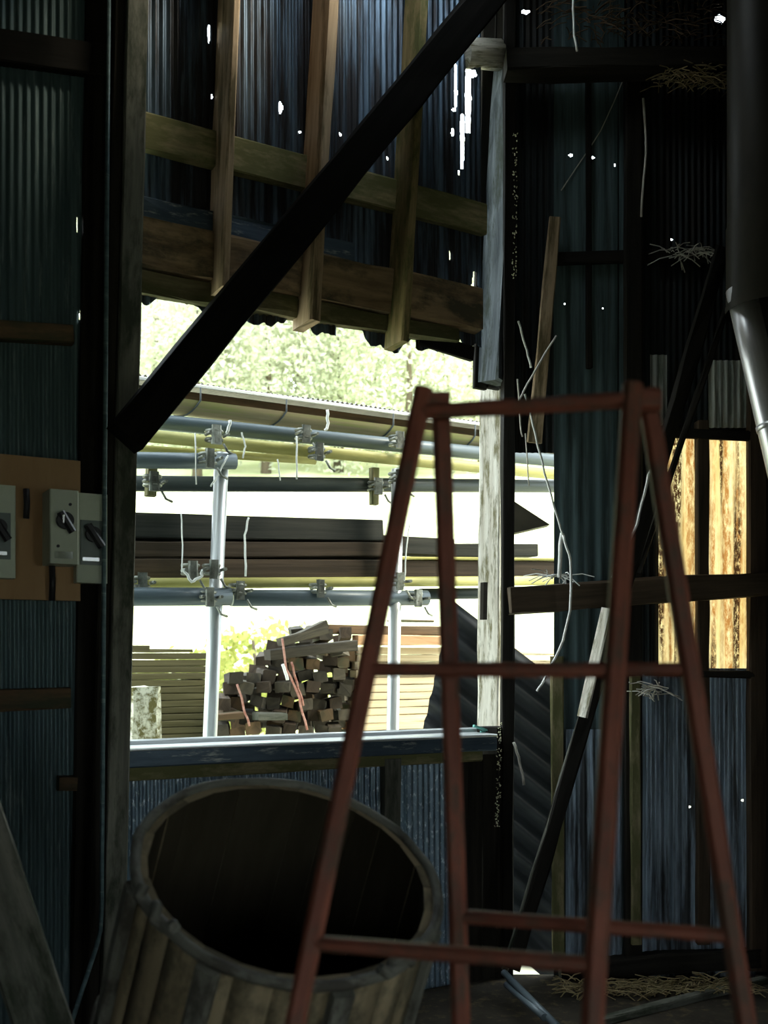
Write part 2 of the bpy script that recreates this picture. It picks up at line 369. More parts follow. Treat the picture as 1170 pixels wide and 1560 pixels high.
# rails
wbeam('wall_rail', (200, 192), (742, 333), .155, .05, .06, 'wood_moss', 'mossy plank rail running across the upper tin sheets above the opening', 'rail', w1=.15)
wbeam('wall_rail', (200, 363), (735, 470), .21, .07, .08, 'wood_rail', 'thick old brown rail just above the ragged window head', 'rail', jit=.008)
wbeam('wall_rail', (208, 426), (700, 510), .085, .06, .055, 'wood_moss', 'dark rotten log under the thick rail at the window head', 'rail', jit=.012)
wbeam('fallen_board', (640, 512), (722, 538), .075, .03, .03, 'wood_black', 'black board end dangling at the upper right of the opening', 'board', jit=.006)
wbeam('pale_board', (664, 499), (722, 508), .035, .02, -.12, 'wood_pale', 'short pale board lit from outside beneath the window head', 'board', jit=.003)
o = MB().timber(W(212, 315, .05), W(540, 386, .05), .10, .012, N, jit=.006).build('flashing_strip', 'flashing'); tag(o, 'crumpled blue metal flashing lying along the thick rail', 'flashing')
wbeam('wall_rail', (-140, 45), (168, 92), .13, .05, .06, 'wood_black', 'dark upper rail on the wall left of the post', 'rail')
wbeam('wall_rail', (-140, 492), (112, 508), .075, .05, .06, 'wood_brown', 'brown rail above the orange switch board', 'rail')
wbeam('wall_rail', (-140, 1072), (108, 1064), .085, .05, .06, 'wood_brown', 'brown rail below the orange switch board', 'rail')
wbeam('wood_block', (90, 1195), (118, 1194), .06, .05, .06, 'wood_brown', 'small wooden block nailed low on the left tin wall', 'block')
wbeam('wall_rail', (196, 1176), (735, 1146), .085, .05, .055, 'wood_moss', 'mossy rail directly under the blue window sill', 'rail')
wbeam('wall_stud', (600, 1156), (598, 1490), .085, .06, .065, 'wood_grey', 'short grey stud below the sill behind the ladder', 'stud')
# struts hanging over the rails
def strut(top, bot, w, d, m, label):
    a = W(*top, .2); b_ = W(*bot, .2); ax = (a-b_)
    if a.z < ROOF-.05: a = a+ax.normalized()*((ROOF-.05-a.z)/ax.normalized().z)
    return beam('hanging_stud', b_, a, w, d, N, m, label, 'stud', 'studs hanging over the opening')
strut((361, 0), (344, 436), .034, .20, 'wood_tan', 'left tan stud hanging above the opening, cut off behind the diagonal brace')
strut((509, 0), (481, 488), .05, .19, 'wood_tan', 'middle tan stud hanging above the opening, crossed by the diagonal brace')
strut((648, 0), (618, 520), .04, .17, 'wood_ochre', 'mossy right stud hanging above the opening')
# posts
def lpost(top, bot, t, w, d, m, nm, label, cat):
    a, b_ = W(*top, t), W(*bot, t); ax = b_-a; beam(nm, a-ax*(a.z/ax.z), b_+ax*((ROOF-.02-b_.z)/ax.z), w, d, N, m, label, cat, jit=.002)
lpost((186, 1000), (211, 0), .16, .088, .15, 'wood_grey', 'wall_post', 'grey squared post at the left side of the opening', 'post')
lpost((157, 1000), (184, 0), .13, .05, .1, 'wood_black', 'wall_post', 'thin dark reddish post tight against the grey post', 'post')
lpost((134, 1000), (150, 0), .05, .09, .04, 'wood_black', 'wall_board', 'black upright board left of the grey post', 'board')
# diagonal brace
a = W(196, 664, .33); b_ = W(775, -42, .33)
beam('diagonal_brace', a, b_, .15, .12, N, 'wood_char', 'long black diagonal brace crossing in front of the opening', 'brace', jit=.004)
# corner post
NP = V((-.55, -.83, 0))
pb = W(744, 1300, .02)
beam('corner_post', W(741, 1560, .0)*1+Z*0, W(743, 1108, .0), .13, .12, NP, 'wood_black', 'black stump of the corner post below the sill', 'post', jit=.006)
beam('corner_post', W(742, 1122, -.16), W(746, 586, -.16), .125, .07, NP, 'wood_pale', 'whitish cracked corner post right of the opening', 'post', jit=.003)
beam('corner_post', W(742, 580, -.02), W(762, 100, -.02), .12, .10, NP, 'wood_splice', 'weathered blue-grey upper corner post on the splice', 'post', jit=.012, w1=.10)
beam('corner_plank', V((corner.x-.005, YR-.06, 0)), V((corner.x+.01, YR-.06, ROOF)), .06, .12, V((0, -1, 0)), 'wood_black', 'black upright plank against the right side of the corner post', 'post', jit=.004)
quad('mortise', [W(736, 944, -.10), W(742, 944, -.10), W(743, 887, -.10), W(737, 887, -.10)], 'wood_black', .03)  # dark slot in the post, its shade put in as a black piece
bpy.data.objects['mortise'].name = 'mortise_slot'; tag(bpy.data.objects['mortise_slot'], 'narrow dark slot in the whitish corner post, shown as a black piece', 'plate')
lp = [W(724, 600, -.05), W(778, 600, -.05)]
for k, px in enumerate((732, 752, 771)):
    beam('wall_board', W(px, 592, -.07), W(px+16, -40, -.07), .08, .025, N, 'wood_black', parent=wb, jit=.003)
# window sill
p0, p1 = W(198, 1140, .10), W(757, 1118, .10)
sl = empty('trim_1', (p0+p1)/2); struct(sl, 'blue metal flashed window sill with a white lit edge')
MB().timber(p0-Z*.045, p1-Z*.045, .075, .03, N, jit=.001).build('sill_face', 'flashing', sl)
MB().timber(p0-N*.1, p1-N*.1, .21, .014, Z, jit=.001).build('sill_top', 'galvanised', sl)
MB().timber(p0-N*.18+Z*.022, p1-N*.18+Z*.022, .03, .03, Z, jit=.001).build('sill_lip', 'galvanised', sl)

# ---- right wall
wrt = empty('wall_right', (corner.x+.8, YR, 0)); struct(wrt, 'dark patchwork wall of tin sheets right of the corner')
X = V((1, 0, 0))
def rx(px): return (px-CX)/F*YR
def rz(py): return EYE+(HY-py)/F*YR
def rsheet(px0, px1, py0, py1, m, t=0., holes=(), seed=0, pitch=.032, amp=.0045, rag=None):
    x0, x1 = rx(px0), rx(px1); zl = max(-.09, rz(py1+(25 if py1 > 1480 else 0))); zh = min(ROOF, rz(py0))
    return sheet('corrugated_sheet', V((x0, YR-t, zl)), X, Z, x1-x0, zh-zl, m, wrt, pitch=pitch, amp=amp, seed=seed, rag_lo=rag,
                 holes=[(rx(h[0])-x0, rz(h[1])-zl, h[2], h[3]) for h in holes])
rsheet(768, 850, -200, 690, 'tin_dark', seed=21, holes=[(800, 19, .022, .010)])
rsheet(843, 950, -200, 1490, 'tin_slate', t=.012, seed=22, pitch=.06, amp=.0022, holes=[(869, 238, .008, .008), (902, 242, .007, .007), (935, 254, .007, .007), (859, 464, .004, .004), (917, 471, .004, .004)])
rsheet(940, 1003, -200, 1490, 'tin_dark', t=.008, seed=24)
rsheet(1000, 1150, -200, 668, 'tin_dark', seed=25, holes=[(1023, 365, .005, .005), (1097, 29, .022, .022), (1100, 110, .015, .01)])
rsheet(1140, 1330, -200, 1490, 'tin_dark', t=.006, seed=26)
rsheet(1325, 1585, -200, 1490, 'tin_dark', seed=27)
rsheet(998, 1064, 664, 1022, 'sheet_rusty', t=-.01, seed=28, pitch=.063, amp=.008)
rsheet(1060, 1146, 664, 1024, 'sheet_rusty', t=-.016, seed=29, pitch=.063, amp=.008)
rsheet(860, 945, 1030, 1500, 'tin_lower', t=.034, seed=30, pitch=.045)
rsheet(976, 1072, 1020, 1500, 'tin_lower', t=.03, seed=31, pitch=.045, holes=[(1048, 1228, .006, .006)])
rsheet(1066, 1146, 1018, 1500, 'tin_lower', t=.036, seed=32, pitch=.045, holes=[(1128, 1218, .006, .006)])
rsheet(986, 1012, 545, 652, 'sheet_clear', t=.05, seed=33)
rsheet(1074, 1137, 553, 655, 'sheet_clear', t=.05, seed=34)
Y_ = V((0, -1, 0))
def rbeam(name, a, b_, w, d, t, m, label, cat='batten', **k): return beam(name, R(*a, t), R(*b_, t), w, d, Y_, m, label, cat, **k)
rbeam('wall_batten', (966, 1475), (966, 90), .085, .05, .085, 'wood_black', 'dark upright batten left of the rusty translucent panels')
rbeam('wall_batten', (970, 1440), (968, 1030), .05, .03, .11, 'wood_moss', 'olive batten facing the lower blue sheets behind the ladder')
rbeam('wall_batten', (1073, 1440), (1072, 640), .06, .06, .09, 'wood_dark', 'brown upright between the two rusty translucent panels')
rbeam('wall_batten', (1156, 1480), (1154, 100), .085, .06, .10, 'wood_dark', 'dark brown upright at the far right edge', jit=.004)
rbeam('wall_batten', (852, 1478), (849, 1000), .065, .03, .03, 'wood_moss', 'olive weathered batten at the right of the open gap')
rbeam('wall_batten', (898, 560), (897, 120), .03, .03, .04, 'wood_black', 'thin black batten on the upper right wall')
rbeam('wall_rail', (1000, 657), (1150, 664), .05, .04, .10, 'wood_black', 'black rail over the rusty translucent panels', 'rail')
rbeam('wall_rail', (985, 1024), (1150, 1028), .035, .04, .10, 'wood_black', 'black rail under the rusty translucent panels', 'rail')
rbeam('wall_rail', (850, 392), (1150, 385), .06, .04, .05, 'wood_black', 'faint black rail high across the dark right wall', 'rail')
rbeam('crooked_beam', (778, 914), (1260, 882), .135, .12, .22, 'wood_dark', 'crooked half-rotten beam across the right wall at chest height', 'beam', jit=.008, w1=.11)
rbeam('tie_beam', (772, 88), (1300, 82), .10, .14, .25, 'wood_black', 'heavy black tie beam along the top of the right wall', 'beam', jit=.006)
o = MB().tube([W(706, 82, .0), W(730, 82, .0), W(762, 84, .0)], .07, n=14, jit=.004).build('beam_end', 'wood_pale'); tag(o, 'pale sawn log end sitting on top of the corner post', 'log')
rbeam('leaning_board', (815, 674), (846, 330), .075, .02, .10, 'wood_tan', 'tan board hanging beside the forked twig on the dark wall', 'board', w1=.06)
# leaning poles
rbeam('leaning_pole', (782, 1478), (1104, 375), .065, .05, .42, 'wood_black', 'long dark plank leaning up to the right behind the ladder', 'plank', jit=.006)
rbeam('leaning_pole', (770, 1480), (1085, 440), .03, .03, .40, 'wood_grey', 'grey lath leaning beside the long dark plank', 'plank', jit=.005)
a = R(886, 1092, .46); b_ = R(923, 926, .46)  # lit edge of the plank, its light put into the pale colour
beam('pale_lath', a, b_, .055, .015, V((-.6, -.7, .3)), 'wood_pale', 'whitish lath standing in for the lit edge of the leaning plank', 'lath', jit=.002)
rbeam('leaning_pole', (972, 872), (1108, 470), .03, .03, .20, 'wood_black', 'thin black stick leaning above the rusty panels', 'stick', jit=.004)

# ------------------------------------------------------------------ outdoors: ground, field, hill
def gridmesh(name, x0, x1, y0, y1, nx, ny, fz, m):
    mb = MB()
    for j in range(ny+1):
        for i in range(nx+1):
            x = x0+(x1-x0)*i/nx; y = y0+(y1-y0)*j/ny; mb.v.append(V((x, y, fz(x, y))))
    for j in range(ny):
        for i in range(nx):
            q = j*(nx+1)+i; P = [mb.v[k] for k in (q, q+1, q+nx+2, q+nx+1)]
            mb.face((q, q+1, q+nx+2, q+nx+1), [(p.x, p.y) for p in P], True)
    return mb.build(name, m)
g = gridmesh('ground', -60, 60, -30, 14, 30, 22, lambda x, y: -.11, 'ground_out'); struct(g, 'pale yard outside the shed')
def hz(x, y):
    d = y-13.9
    return -.12+ (.36*d if d < 20 else 7.2+.30*(d-20)) + .4*(vnoise(x*.2, 3)-.5)*min(1, d/5)
g = gridmesh('hillside', -60, 60, 13.9, 90, 40, 40, hz, 'field'); struct(g, 'bright grassy slope rising to the wood')

# ------------------------------------------------------------------ the lean-to roof and pipe rack outside
TE = -1.15
rt = empty('leanto_roof', W(470, HY, TE)-Z*EYE); tag(rt, 'corrugated lean-to roof with gutter outside the opening', 'roof')
p0, p1 = W(120, 560, TE), W(905, 667, TE)
ax = (p1-p0).normalized(); back = (-N*1.0+Z*.14)
sheet('roof_sheet', p0, ax, back.normalized(), (p1-p0).length, 1.15, 'roof_tin', rt, pitch=.032, amp=.008, sub=6)
MB().timber(p0-Z*.014+N*.012, p1-Z*.014+N*.012, .02, .012, N, jit=.0005).build('drip_edge', 'fascia_white', rt)
MB().timber(p0-Z*.075-N*.10, p1-Z*.075-N*.10, .11, .03, N, jit=.002).build('fascia_board', 'wood_brown', rt)
gp = []
mb = MB(); r = .075; q0, q1 = p0-Z*.125-N*.02, p1-Z*.125-N*.02; K = 12
for i, c in enumerate((q0, q1)):
    for k in range(K+1):
        t = math.pi*k/K; mb.v.append(c+N*(r*math.cos(t))-Z*(r*math.sin(t))+Z*.02)
    for k in range(K+1):
        t = math.pi*k/K; mb.v.append(c+N*((r-.006)*math.cos(t))-Z*((r-.006)*math.sin(t))+Z*.02)
L = (q1-q0).length
for base, fl_ in ((0, 0), (K+1, 1)):
    for k in range(K):
        i0 = base+k; j0 = 2*(K+1)+base+k
        idx = (i0, i0+1, j0+1, j0) if fl_ else (i0+1, i0, j0, j0+1)
        mb.face(idx, ((0, k*.02), (0, k*.02+.02), (L, k*.02+.02), (L, k*.02)), True)
gut = mb.build('gutter', 'gutter', rt)
for px in (300, 430, 592, 716, 820):
    c = W(px, 610, TE); c = q0+ax*((c-q0).dot(ax))
    pts = [c+N*((r+.004)*math.cos(t))-Z*((r+.004)*math.sin(t))+Z*.02+ax*(-.05*t) for t in [math.pi*k/8 for k in range(9)]]
    MB().tube([c+N*.08+Z*.09]+pts, .005, n=6).build('gutter_bracket', 'pipe_dark', gut)
for px in (150, 870):                            # posts that carry the roof
    c = W(px, 700, TE-.85); MB().timber(V((c.x, c.y, -.11)), V((c.x, c.y, p0.z+.02)), .09, .09, N).build('roof_post', 'wood_brown', rt)

def wtube(name, a, b_, r, t, m, label, cat='pipe', group=None, t1=None):
    o = MB().tube([W(*a, t), (W(*a, t)+W(*b_, t if t1 is None else t1))/2, W(*b_, t if t1 is None else t1)], r, n=18).build(name, m)
    return tag(o, label, cat, group)
RK = 'pipes of the rack outside'
TR = -.95
wtube('rack_pipe', (150, 634), (900, 707), .042, TR-.14, 'pipe_slate', 'slate-grey rack pipe right below the gutter', group=RK)
wtube('rack_pipe', (150, 657), (900, 728), .033, TR-.06, 'bamboo', 'yellow bamboo pole under the slate pipe', 'pole', RK)
wtube('rack_pipe', (150, 680), (480, 702), .022, TR-.12, 'bamboo', 'thin yellow pole beneath the upper bamboo pole', 'pole', RK)
wtube('rack_pipe', (120, 700), (358, 703), .042, TR+.06, 'pipe_slate', 'short slate pipe ending at the left upright', group=RK)
wtube('rack_pipe', (120, 736), (900, 741), .043, TR-.28, 'pipe_dark', 'dark horizontal pipe crossing below the bamboo poles', group=RK)
wtube('rack_pipe', (120, 890), (900, 884), .030, TR-.06, 'bamboo', 'yellow bamboo pole under the brown rack planks', 'pole', RK)
wtube('rack_pipe', (120, 909), (350, 909), .048, TR+.06, 'pipe_slate', 'lower left slate pipe clamped to the left upright', group=RK)
wtube('rack_pipe', (352, 911), (650, 911), .046, TR-.02, 'pipe_slate', 'lower middle slate pipe between the two uprights', group=RK)
wtube('rack_pipe', (640, 905), (900, 902), .034, TR-.1, 'pipe_dark', 'lower right dark pipe past the right upright', group=RK)
def upright(px0, py0, px1, py1, r, t, label):
    a = W(px1, py1, t); b_ = W(px0, py0, t); d = (a-b_); g_ = b_+d*((b_.z+.11)/(b_.z-a.z))
    o = MB().tube([g_, a, b_], r, n=18).build('rack_upright', 'galvanised'); return tag(o, label, 'upright', 'uprights of the rack outside')
upright(338, 690, 320, 1118, .038, TR, 'left galvanised rack upright outside the opening')
upright(606, 715, 598, 1112, .037, TR-.02, 'right galvanised rack upright behind the ladder')
def clamp(px, py, t, kind, label, s=1.0):
    c = W(px, py, t); e = empty('pipe_clamp', c-Z*.05); tag(e, label, 'clamp', 'clamps on the rack')
    for dz in (-.022, .022):
        MB().tube([c+(U*math.cos(t_)+N*math.sin(t_))*.047*s+Z*(dz+kind*.004) for t_ in [2*math.pi*k/14 for k in range(15)]], .009, n=6, caps=False).build('ring', 'clamp_steel', e)
    pl = MB().timber(c+N*.05-Z*.05, c+N*.05+Z*.05, .05, .02, N, jit=.004).build('plate', 'clamp_steel', e)
    for sx in (-1, 1):
        MB().tube([c+U*.055*sx*s+N*.01, c+U*.055*sx*s+N*.085], .009, n=6).build('bolt', 'clamp_steel', pl)
    MB().tube([c+U*.03+N*.06-Z*.05, c+U*.05+N*.07-Z*.09, c+U*.09+N*.05-Z*.10], .007, n=6).build('hook', 'clamp_steel', e)
    return e
for q in ((326, 664, TR+.02, 0, 'rusty clamp on the bamboo pole above the left upright'), (316, 700, TR+.1, 1, 'clamp on the end of the short slate pipe'),
          (232, 735, TR, 2, 'black clamp at the far left of the dark pipe'), (482, 690, TR, 0, 'clamp hanging from the bamboo pole between the uprights'),
          (462, 663, TR-.04, 1, 'twisted clamp on the slate pipe between the uprights'), (604, 672, TR-.04, 0, 'clamp on the slate pipe over the right upright'),
          (604, 730, TR+.02, 2, 'clamp at the head of the right upright'), (572, 742, TR-.2, 1, 'small clamp dangling left of the right upright'),
          (322, 868, TR+.02, 0, 'coppery clamp on the left upright below the planks'), (316, 910, TR+.08, 1, 'pale clamp joining lower left pipe to upright'),
          (362, 900, TR+.02, 2, 'dark clamp at the start of the lower middle pipe'), (604, 886, TR+.02, 0, 'clamp on the right upright below the planks'),
          (632, 912, TR, 1, 'square clamp at the end of the lower middle pipe'), (290, 870, TR+.06, 2, 'black clamp beside the loop of white cord'),
          (214, 888, TR, 1, 'clamp at the far left of the lower bamboo pole'), (484, 897, TR, 0, 'tiny clamp on top of the lower middle pipe')):
    clamp(*q, s=.9)
# square blocks hanging below the pipes
wbeam('wood_peg', (233, 712), (232, 755), .055, .05, TR-.12, 'wood_moss', 'mossy square peg hanging left below the dark pipe', 'peg')
wbeam('wood_peg', (573, 712), (573, 768), .05, .05, TR-.2, 'wood_moss', 'mossy square peg hanging beside the right upright', 'peg')
# timbers lying on the rack
def rack(a, b_, w, d, t, m, label): return wbeam('rack_timber', a, b_, w, d, t, m, label, 'timber', 'timbers lying on the rack', jit=.002)
rack((110, 799), (584, 808), .125, .12, TR-.14, 'wood_rack_dark', 'dark timber on top of the rack pile')
rack((110, 790), (560, 803), .09, .12, TR-.27, 'wood_rack_dark', 'dark timber behind the topmost rack timber')
rack((110, 837), (600, 837), .086, .14, TR-.12, 'wood_rack', 'brown plank below the dark timber')
rack((110, 866), (603, 866), .105, .16, TR-.11, 'wood_rack', 'broad brown plank resting on the lower bamboo pole')
rack((110, 821), (588, 826), .09, .10, TR-.28, 'wood_rack_dark', 'dark filler timber added to block light behind the joint of the upper rack timbers')  # filler added to close a bright gap between the timbers
rack((110, 852), (598, 853), .06, .10, TR-.29, 'wood_rack_dark', 'dark filler timber added to block light behind the two brown rack planks')  # second filler, added so no light shows between the planks
rack((585, 829), (692, 834), .11, .12, TR-.20, 'wood_rack_dark', 'dark timber end behind the ladder top of the rack')
rack((640, 838), (820, 838), .085, .12, TR-.33, 'wood_rack_dark', 'dark timber reaching the gap right of the corner post')
rack((600, 850), (900, 852), .018, .12, TR-.17, 'bamboo', 'thin yellow lath between the right hand rack planks')
rack((600, 868), (850, 869), .12, .14, TR-.19, 'wood_rack', 'brown plank end seen through the gap by the corner post')

# ------------------------------------------------------------------ lumber stacks
ORD = ['first', 'second', 'third', 'fourth', 'fifth', 'sixth', 'seventh', 'eighth', 'ninth', 'tenth', 'eleventh', 'twelfth', 'thirteenth', 'fourteenth', 'fifteenth', 'sixteenth', 'seventeenth', 'eighteenth', 'nineteenth', 'twentieth', 'twenty-first', 'twenty-second', 'twenty-third', 'twenty-fourth']
def board(name, s0, s1, z, h, d, t, m, label, group, tw=0.):
    return tag(MB().timber(S(s0, z+h/2, t), S(s1, z+h/2+tw, t), h, d, N, jit=.003, cham=.004).build(name, m), label, 'board', group)
TS = -3.1                                         # front face of the cream stack
h_ = .062; zt = W(600, 985, TS).z
nco = int((zt+.0)/h_)
for k in range(nco+1):
    z = zt-h_*(k+1)
    if z < .55: break
    py = HY-(z+h_/2-EYE)*F/7.6
    for q in range(4):
        nth = ORD[k]
        sh = random.uniform(-.03, .03)
        m = 'wood_fresh' if q == 0 else random.choice(('wood_orange', 'wood_brown', 'wood_offcut', 'wood_grey'))
        o_ = TS-.115*q
        board('stacked_board', sofx(546, TS)+sh, sofx(546, TS)+2.3+sh, z, h_-.006, .108, o_, m,
              'cream sawn front board, %s from the top of the neat right stack' % nth if q == 0 else 'board end %s from the top of the neat right stack, %s behind the front' % (nth, ORD[q-1]), 'boards of the cream stack')
zb = z+h_
o = MB()
for ds in (.3, 1.1, 1.9):
    o.timber(S(sofx(546, TS)+ds, zb/2-.05, TS+.0), S(sofx(546, TS)+ds, zb/2-.05, TS-.46), zb+.1, .12, U)
tag(o.build('stack_bearer', 'wood_brown'), 'heavy bearers under the cream board stack', 'bearer')
for k, (a, b_, w, t, m, l) in enumerate((((498, 958), (700, 962), .075, -2.98, 'wood_brown', 'brown squared timber lying on top of the cream stack'),
        ((546, 975), (700, 976), .08, -2.93, 'wood_orange', 'orange brown timber at the top edge of the cream stack'),
        ((600, 945), (662, 946), .02, -3.05, 'wood_brown', 'thin brown board on the very top of the cream stack'))):
    wbeam('top_timber', a, b_, w, .11, t, m, l, 'timber', jit=.004)
# the olive stack at the left
TO = -3.6; h2 = .053; zt = W(240, 994, TO).z; k = 0
while True:
    z = zt-h2*(k+1)
    if z < .55: break
    board('stacked_board', sofx(120, TO), sofx(322, TO)+random.uniform(-.03, .03), z, h2-.005, .3, TO, 'wood_olive_shaded',
          'olive board with shade in its colour, %s from the top of the level left stack' % ORD[k], 'boards of the olive stack')
    k += 1
board('stacked_board', sofx(120, TO), sofx(228, TO), zt, h2, .14, TO, 'wood_olive_shaded', 'short olive board topping the left stack', 'boards of the olive stack')
board('stacked_board', sofx(228, TO), sofx(294, TO), zt, h2*.5, .14, TO, 'wood_olive_shaded', 'thin olive board lying next to the short one on the left stack', 'boards of the olive stack')
zb = z+h2; o = MB()
for ds in (.2, .9): o.timber(S(sofx(150, TO)+ds, zb/2-.05, TO), S(sofx(150, TO)+ds, zb/2-.05, TO-.3), zb+.1, .12, U)
tag(o.build('stack_bearer', 'wood_brown'), 'heavy bearers under the olive board stack', 'bearer')
# the tumbled pile between them
TP = -2.75
prof = [(330, 1088), (345, 1052), (365, 1022), (385, 1006), (405, 986), (430, 975), (455, 962), (490, 958), (545, 955), (560, 955)]
def ptop(px):
    for (a, b_), (c, d_) in zip(prof, prof[1:]):
        if a <= px <= c: return b_+(d_-b_)*(px-a)/(c-a)
    return 1100
random.seed(11); row = 0; py = 1122; layer = 0  # second layer is filler added behind so the gaps stay dark
while layer < 2:
    if py <= 955: layer += 1; py = 1112; row = 1; continue
    px = (338 if layer == 0 else 352)+(row % 2)*13
    while px < 530:
        if ptop(px) < py-6-12*layer:
            s_ = random.uniform(.09, .108)*(1+.15*layer); ang = random.uniform(-.28, .28)
            vd = V(((px-CX)/F, 1, 0)).normalized(); d_ = (vd*math.cos(ang*.8)+V((vd.y, -vd.x, 0))*math.sin(ang*.8)+Z*random.uniform(-.12, .12)).normalized()
            p = W(px+random.uniform(-4, 4), py-9+random.uniform(-4, 4), TP+random.uniform(-.06, .1)-.45*layer)
            up = (Z+U*random.uniform(-.25, .25)).normalized()
            o = MB().timber(p, p+d_*random.uniform(.24, .34), s_, random.uniform(.075, .092)*(1+.15*layer), up, center=True, jit=.006).build('timber_offcut', random.choice(('wood_offcut', 'wood_offcut', 'wood_rack', 'wood_brown')))
            tag(o, 'grey-brown squared offcut %s of the tumbled pile outside' % ('with its end showing at the front' if layer == 0 else 'added at the back to block light in the gaps'), 'timber', 'offcuts of the tumbled pile')
        px += 25
    py -= 21; row += 1
for a, b_, w, m, l in (((432, 978), (500, 958), .06, 'wood_offcut', 'long offcut sloping up along the top of the tumbled pile'),
                    ((412, 998), (545, 983), .075, 'wood_offcut', 'long grey beam lying across the middle of the tumbled pile'),
                    ((455, 972), (500, 950), .05, 'wood_offcut', 'highest offcut tilting on the tumbled pile'),
                    ((394, 1092), (438, 1092), .055, 'wood_grey', 'pale short block low in the tumbled pile'),
                    ((330, 1094), (372, 1090), .05, 'wood_brown', 'brown board at the left foot of the tumbled pile')):
    wbeam('timber_offcut', a, b_, w, .12, TP+.22, m, l, 'timber', jit=.004)
o = MB(); zb = W(440, 1122, TP).z-.05
for ds in (.2, .55, .95): o.timber(S(sofx(345, TP)+ds, zb/2-.06, TP+.05), S(sofx(345, TP)+ds, zb/2-.06, TP-.6), zb+.1, .14, U)
tag(o.build('stack_bearer', 'wood_brown'), 'heavy bearers under the tumbled pile', 'bearer')
def twine(name, pts, r, m, label, cat='twine', smooth=True):
    P = []
    for a, b_ in zip(pts, pts[1:]):
        for k in range(4): P.append(a.lerp(b_, k/4)+V((random.uniform(-1, 1), 0, random.uniform(-1, 1)))*r*.5)
    P.append(pts[-1])
    return tag(MB().tube(P, r, n=6).build(name, m), label, cat)
tp = TP+.33
for i, (pts, m, l) in enumerate((([(430, 972), (437, 1020), (455, 1062), (468, 1112)], 'strap_red', 'red and white strap running down the tumbled pile'),
                  ([(444, 1008), (452, 1040), (462, 1075)], 'strap_red', 'second red strap beside the longer one on the pile'),
                  ([(362, 1042), (372, 1080), (380, 1106)], 'strap_red', 'pale strap at the left of the tumbled pile'))):
    twine('plastic_strap', [W(*q, tp) for q in pts], .008, m, l, 'strap')
twine('plastic_strap', [W(431, 1012, tp+.02), W(438, 1036, tp+.02)], .012, 'twine_white', 'short white strap end on the tumbled pile', 'strap')
# mossy block
c0 = W(205, 1125, -1.5); 
a = W(196, 1100, -1.5); b_ = W(246, 1100, -1.5)
c = (a+b_)/2; o = MB().timber(V((c.x, c.y, -.11)), V((c.x, c.y, W(225, 1047, -1.5).z)), (b_-a).length, .25, N, jit=.01, cham=.025, seg=10).build('stone_block', 'stone_moss')
tag(o, 'pale mossy stone block at the lower left of the opening', 'block')

# big-wave slate sheet leaning by the corner
O_ = Dp(690, 914, 5.95); e1 = (Dp(880, 1060, 5.75)-O_); e2 = (Dp(640, 1130, 5.85)-O_)
mb = MB(); n1, n2 = 6, 90; nn = e1.cross(e2).normalized(); l1, l2 = e1.length, e2.length
pt = .13; LL = 1.75*l2
for side in (0, 1):
    for j in range(n2+1):
        for i in range(n1+1):
            y = LL*j/n2
            mb.v.append(O_+e1*(i/n1*1.25)+e2*(y/l2)+nn*(.024*math.cos(2*math.pi*y/pt)+.007*side+(.008*math.sin(j*1.7) if i == 0 else 0)))
nv = (n1+1)*(n2+1)
for j in range(n2):
    for i in range(n1):
        q = j*(n1+1)+i; uv = ((i*.1, j*.02), (i*.1+.1, j*.02), (i*.1+.1, j*.02+.02), (i*.1, j*.02+.02))
        mb.face((q, q+1, q+n1+2, q+n1+1), uv, True); mb.face((nv+q+n1+1, nv+q+n1+2, nv+q+1, nv+q), uv, True)
    for i in (0, n1):
        q = j*(n1+1)+i; mb.face((q, q+n1+1, nv+q+n1+1, nv+q), ((0, 0), (.1, 0), (.1, .01), (0, .01)))
tag(mb.build('slate_sheet', 'slate_board'), 'dark big-wave roofing sheet leaning outside behind the corner post', 'roofing sheet')
mb = MB(); P = [Dp(764, 758, 6.3), Dp(833, 803, 6.3), Dp(760, 820, 6.3)]
tri = quad('metal_hood', P, 'hood_iron', .12); tag(tri, 'dark pointed sheet metal hood in the gap right of the corner post', 'hood')
# green plastic scraps at the sill's right end
for k, (a, b_, w) in enumerate((((722, 1104), (752, 1114), .022), ((732, 1113), (756, 1109), .016))):
    o = MB().timber(W(*a, -.02), W(*b_, .0), w, .012, Z, jit=.002).build('plastic_scrap', 'green_plastic'); tag(o, ('longer', 'shorter')[k]+' teal plastic scrap lying at the right end of the sill', 'scrap')

# ------------------------------------------------------------------ white cords and drips on the rack
for pts, r, l in (([(379, 788), (373, 815), (374, 878)], .006, 'white cord hanging over the dark rack timbers'),
               ([(276, 780), (278, 830), (277, 872)], .004, 'thin white cord left of the left upright'),
               ([(278, 866), (291, 886), (306, 880), (309, 868)], .008, 'looped white cord beside the left upright'),
               ([(351, 640), (345, 660)], .009, 'short white cord end in front of the slate pipe'),
               ([(368, 658), (374, 680), (370, 698)], .005, 'pale cord looped over the bamboo pole'),
               ([(499, 625), (499, 650), (496, 656)], .008, 'white cord hanging from the gutter'),
               ([(452, 664), (452, 730)], .005, 'pale cord hanging down across the bamboo pole'),
               ([(297, 660), (299, 738)], .004, 'pale cord left of the left upright by the bamboo pole'),
               ([(423, 700), (427, 732)], .004, 'short pale cord below the bamboo pole'),
               ([(347, 694), (330, 728), (321, 741)], .005, 'white cord tied at the head of the left upright'),
               ([(625, 790), (620, 830), (616, 885)], .004, 'yellowish cord beside the right upright')):
    twine('cord', [W(*q, TR+.13) for q in pts], r, 'twine_white', l, 'cord')
